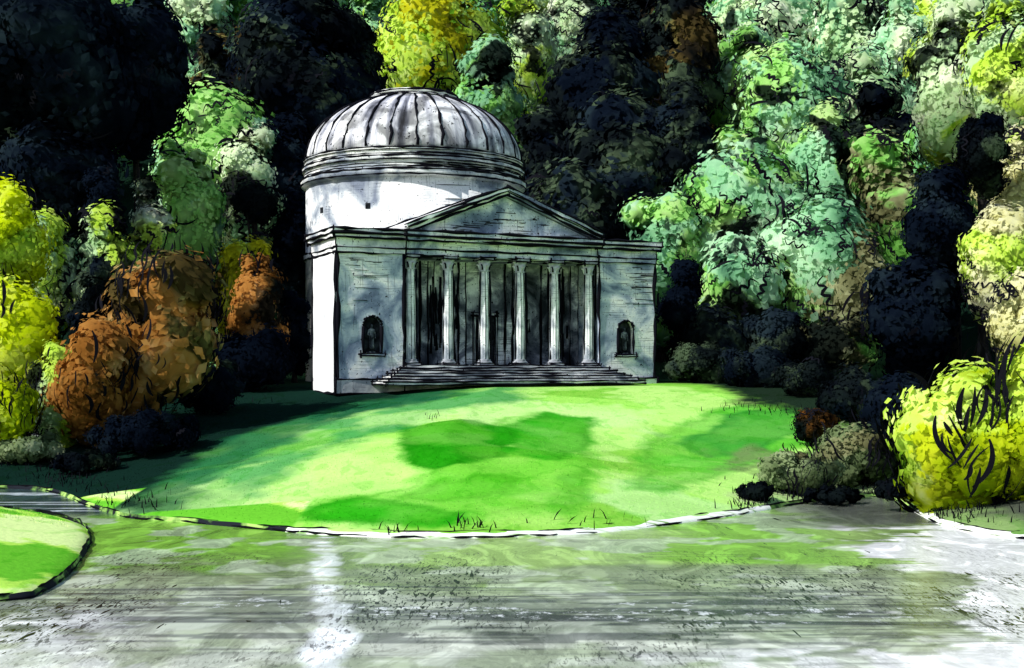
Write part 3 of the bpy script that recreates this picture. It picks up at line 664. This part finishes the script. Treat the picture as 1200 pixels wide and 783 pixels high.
TREES=[
(bt,55,70,125,140,100,'navy','huge blue black tree filling the top left corner','s'),
(bt,160,85,66,115,103,'navy','blue black tree just right of the top left corner tree','s'),
(bt,65,205,72,78,97,'navy','low blue black tree hanging over the yellow bushes at far left'),
(bt,122,245,26,60,95,'navy','narrow drooping blue black tree between yellow foliage and green tree'),
(bt,125,290,50,55,94,'lime','lime tree showing under the blue black trees at left','b'),
(bt,180,265,40,60,98,'lime','pale yellow green tree above the orange bushes','b'),
(bt,45,285,50,60,92,'lime','lime tree far left below the low blue black tree','b'),
(bt,255,180,70,100,128,'green','bright green tree between the blue black tree and the dark tree'),
(bt,215,215,42,70,113,'green','slim green tree standing left of the dark horizontal boughs'),
(bt,300,240,36,26,112,'dark','dark tree with spreading boughs left of the dome','s'),
(bt,290,170,34,50,122,'pale','pale green tree above the dark spreading boughs'),
(bt,235,30,50,70,155,'pale','pale green tree top showing between the two dark masses at top left'),
(bt,275,50,55,62,146,'dbrown','brownish tree top left of the big dark tree above the dome'),
(bt,355,70,85,105,134,'dark','large dark tree rising left above the dome'),
(bt,412,75,36,75,140,'dark','dark tree touching the olive yellow tree at its left'),
(bt,335,180,40,60,126,'navy','black rounded tree close to the left shoulder of the dome'),
(bt,340,300,34,110,124,'navy','black tree directly behind the left side of the temple'),
(bt,505,45,80,80,168,'olive','olive yellow tree peeking above the centre of the dome'),
(bt,435,30,36,60,175,'green','green tree top left of the olive yellow tree'),
(bt,565,95,45,60,150,'mint','mint green tree low behind the right shoulder of the dome'),
(bt,590,40,60,80,178,'mint','mint tree behind the small yellow green tree at top centre'),
(bt,617,26,34,44,166,'lime','small yellow green tree at the top centre'),
(bt,665,10,50,70,182,'pale','pale tree top between yellow green tree and dark trees'),
(bt,705,90,68,75,140,'dark','dark tree with ragged top right of the dome'),
(bt,800,55,50,90,142,'dbrown','brown black tree at top right of centre'),
(bt,745,25,50,60,150,'dark','dark tree top between the ragged and brown black trees'),
(bt,735,165,72,65,130,'dark','wide dark tree above the right half of the pediment'),
(bt,640,160,42,62,132,'dark','dark tree touching the right side of the dome'),
(bt,800,140,46,50,128,'dark','dark tree left of the tall mint tree'),
(bt,680,230,75,38,124,'dark','low dark tree behind the portico roof'),
(bt,775,265,52,50,120,'mint','rounded mint tree just above the right wing'),
(bt,865,225,78,85,124,'mint','broad mint green tree right of the temple'),
(bt,925,120,72,100,143,'mint','tall mint green tree behind the broad one'),
(bt,870,90,45,85,148,'green','leaf green tree beside the dark trees right of centre'),
(bt,900,10,75,70,172,'pale','pale tree top along the upper edge right of centre'),
(bt,1000,45,62,90,165,'pale','pale green tree top with curly foliage at upper right'),
(bt,965,190,45,75,130,'green','green tree with dark hollows behind the brown tree'),
(bt,955,290,66,75,116,'mint','mint green tree between the broad one and the brown tree'),
(bt,870,330,65,60,114,'mint','mint tree at mid height right of the right wing'),
(bt,1060,65,48,85,150,'pale','pale green tree beside the dark one near top right'),
(bt,1040,125,55,42,136,'dark','dark round tree high on the right'),
(bt,1045,215,58,70,118,'brown','olive brown tree with curly ink foliage on the right'),
(bt,1005,340,62,80,112,'brown','olive brown tree below the curly brown one'),
(bt,970,420,70,50,104,'brown','low brown tree above the small orange bush'),
(bt,1100,280,46,95,96,'navy','tall black tree near the right edge'),
(bt,1070,400,60,95,92,'navy','black tree behind the big yellow bush'),
(bt,1152,175,32,65,98,'dark','dark tree between lime foliage at the right edge'),
(bt,1120,50,48,85,122,'lime','lime tree at the upper right'),
(bt,1188,60,50,95,114,'lime','lime tree filling the top right corner'),
(bt,1195,200,42,75,104,'tan','yellowish tree below the top right corner'),
(bt,1172,320,50,90,88,'tan','pale cream tree above the big yellow bush'),
(bt,1205,390,45,75,84,'tan','cream yellow tree at the right edge beside the yellow bush'),
('bush',1125,508,78,108,52,'ygreen','big yellow green bush at the water edge lower right','K'),
('bush',1200,525,62,105,51,'ygreen','yellow green bush at the right edge beside the big bush','K'),
('bush',935,562,78,28,58,'grey','grey green shrub by the water left of the pale shrub','k'),
('bush',1010,552,70,42,61,'grey','pale grey green shrub beside the big yellow bush','k'),
('bush',955,500,36,22,69,'orange','small orange bush at the right end of the lawn'),
('bush',1055,490,46,66,66,'navy','black shrub between orange bush and big yellow bush'),
('bush',885,578,30,14,55,'dark','small dark shrub at the right tip of the lawn'),
('bush',1000,472,55,34,76,'dark','dark shrub above the pale grey green shrub'),
('bush',1055,575,44,16,53,'dark','low dark shrub at the water left of the big yellow bush'),
('bush',980,580,60,12,56,'dark','low dark shrub along the water under the grey green shrubs'),
(bt,800,365,30,75,106,'navy','black tree hugging the right corner of the temple','s'),
(bt,845,400,50,48,104,'dark','dark low tree at the right end of the lawn top','s'),
(bt,915,405,50,45,102,'dark','dark low tree under the mint trees'),
('bush',825,430,52,28,98,'dark','dark shrub at the foot of the right wing'),
('bush',885,448,58,28,93,'dark','dark shrub right of the one by the right wing'),
('bush',945,462,52,26,86,'dark','dark shrub above the orange bush'),
(bt,12,285,46,75,84,'yellow','yellow tree at the left edge below the blue black trees','k'),
('bush',20,400,62,95,76,'yellow','large bright yellow bush at the left edge','kb'),
('bush',66,450,36,60,72,'lime','lime bush below the large yellow bush','kb'),
('bush',8,470,42,44,68,'yellow','low yellow bush at the lower left edge','kb'),
('bush',180,395,94,104,76,'orange','largest rusty orange bush on the left bank','kb'),
('bush',112,440,58,70,72,'orange','orange bush beside the yellow one on the left','kb'),
(bt,212,330,48,60,92,'orange','orange brown tree above the largest orange bush','kb'),
(bt,298,345,40,60,98,'orange','round orange brown tree left of the temple','kb'),
(bt,115,345,34,45,90,'dark','dark tree between yellow and orange bushes','b'),
(bt,285,300,36,40,108,'olive','olive tree behind the round orange brown tree'),
('bush',300,430,60,46,92,'navy','black shrub left of the temple under the orange tree','b'),
('bush',345,400,22,70,101,'navy','black shrub against the left side of the temple','b'),
('bush',250,455,55,38,82,'dark','dark low shrub right of the largest orange bush','b'),
('bush',170,500,95,20,69,'navy','dark low shrub below the orange bushes','b'),
('bush',30,525,55,22,68,'grey','pale streaked shrub low on the left bank'),
('bush',95,545,60,20,65,'dark','dark low shrub on the left bank beside the water','b'),
(bt,-10,20,90,110,150,'dark','dark skyline tree behind the top left corner tree'),
(bt,120,0,90,80,165,'green','green skyline tree hidden behind the blue black trees'),
(bt,215,-10,60,70,185,'mint','mint skyline tree behind the pale top left tree'),
(bt,330,-25,80,70,190,'green','green skyline tree above the large dark tree'),
(bt,420,-5,55,60,195,'mint','mint skyline tree left of the olive yellow tree'),
(bt,520,-20,80,60,198,'lime','lime skyline tree behind the olive yellow tree'),
(bt,610,-15,70,70,200,'mint','mint skyline tree behind the small yellow green tree'),
(bt,700,-15,80,70,196,'pale','pale skyline tree behind the ragged dark tree'),
(bt,800,-20,80,70,194,'green','green skyline tree behind the brown black tree'),
(bt,860,-10,60,80,188,'mint','mint skyline tree right of the brown black tree'),
(bt,960,-20,80,80,192,'pale','pale skyline tree above the tall mint tree'),
(bt,1060,-20,80,80,186,'mint','mint skyline tree between pale and lime trees at upper right'),
(bt,1150,-15,70,90,176,'lime','lime skyline tree behind the top right corner'),
(bt,1230,40,60,150,150,'green','green tree just past the top right corner'),
(bt,1215,250,50,140,116,'tan','tan tree at the right edge behind the yellowish one'),
(bt,1120,180,50,110,128,'green','green tree behind the tall black tree at right'),
(bt,1010,140,50,90,140,'pale','pale tree between mint and olive brown trees'),
(bt,760,330,50,60,128,'mint','mint tree hidden low behind the right wing'),
]
for t in TREES: make_tree(*t)

# ---------------------------------------------------------------- grass and ink blades
def blades(name,pts,h,w,cols,mat,label,cat):
    n=len(pts); base=np.array(pts); lean=rng.normal(size=(n,2))*.35*h[:,None]; dirn=rng.random(n)*3.14
    dx=np.cos(dirn)*w;dy=np.sin(dirn)*w
    a=base.copy();a[:,0]-=dx;a[:,1]-=dy; b=base.copy();b[:,0]+=dx;b[:,1]+=dy
    c=base.copy();c[:,0]+=lean[:,0]*.4;c[:,1]+=lean[:,1]*.4;c[:,2]+=h*.6; d=base.copy();d[:,0]+=lean[:,0];d[:,1]+=lean[:,1];d[:,2]+=h
    V=np.stack([a,b,c+(b-a)*.35,d,c-(b-a)*.35],1).reshape(-1,3)
    o=link(name,fast_mesh(name,V,[(np.arange(n*5).reshape(-1,5),0)],colors=np.repeat(cols,5,axis=0)),[mat]); tag(o,label,cat,kind='stuff')
n=40000; x=rng.uniform(-30,24,n); y=46+rng.random(n)**1.2*42
z,d=G(x,y,True); k=(d>.6)&(np.abs(x)<.45*y); x,y,z=x[k],y[k],z[k]
ix=np.clip(np.searchsorted(gx,x),0,len(gx)-1); iy=np.clip(np.searchsorted(gy,y),0,len(gy)-1)
bl,nt,p=newmat('grass_blades',1.,.0); a=N(nt,'ShaderNodeAttribute',attribute_name='wash'); nt.links.new(a.outputs['Color'],p.inputs['Base Color'])
blades('grass',np.stack([x,y,z-.02],1),rng.uniform(.03,.08,len(x)),np.full(len(x),.018),np.clip(GC[iy,ix]*rng.uniform(.88,1.12,(len(x),1)),0,.9),bl,'short bright green grass covering the lawn','grass')
P=[]
def patch(px,row,rx,ry,n):
    for _ in range(n):
        q=ground_pt(px+random.gauss(0,.5)*rx,row+random.gauss(0,.5)*ry); P.append((q[0]+random.uniform(-.3,.3),q[1]+random.uniform(-.3,.3),0))
patch(940,575,70,20,260); patch(1030,575,50,20,160); patch(880,590,30,10,80); patch(70,560,60,20,160); patch(150,590,50,12,60); patch(900,480,80,10,90); patch(1120,600,70,15,140); patch(240,470,60,16,60); patch(555,618,22,6,22); patch(510,490,10,4,8); patch(470,624,30,4,12); patch(700,612,60,8,14)
P=np.array(P); dd_=sdist(P[:,0],P[:,1]); P=P[dd_>.05]; P[:,2]=np.maximum(G(P[:,0],P[:,1]),0)
blades('reeds',P,rng.uniform(.15,.45,len(P)),np.full(len(P),.028),np.full((len(P),3),.01),inkm,'black reeds and rushes along the lake bank','reeds')

# ---------------------------------------------------------------- light, sky, camera
w=bpy.data.worlds.new('World'); scn.world=w; w.use_nodes=True; nt=w.node_tree
sky=nt.nodes.new('ShaderNodeTexSky'); sky.sky_type='NISHITA'; sky.sun_disc=False
el=math.radians(40); fx,fy=-.825,-.565
sky.sun_elevation=el; sky.sun_rotation=math.atan2(fx,fy)
nt.links.new(sky.outputs[0],nt.nodes['Background'].inputs[0]); nt.nodes['Background'].inputs[1].default_value=.15
L=bpy.data.lights.new('sun','SUN'); L.energy=4.7; L.angle=math.radians(.5); L.color=(1,.98,.94)
so=bpy.data.objects.new('sun',L); C.objects.link(so)
dr_=Vector((fx*math.cos(el),fy*math.cos(el),math.sin(el))); so.rotation_euler=(-dr_).to_track_quat('-Z','Y').to_euler()
cam=bpy.data.cameras.new('camera'); co=bpy.data.objects.new('camera',cam); C.objects.link(co)
cam.lens=45; cam.sensor_width=36; cam.shift_y=38.5/1200; cam.clip_end=2000; cam.clip_start=.5
co.location=(0,0,H); co.rotation_euler=(math.pi/2,0,0); scn.camera=co
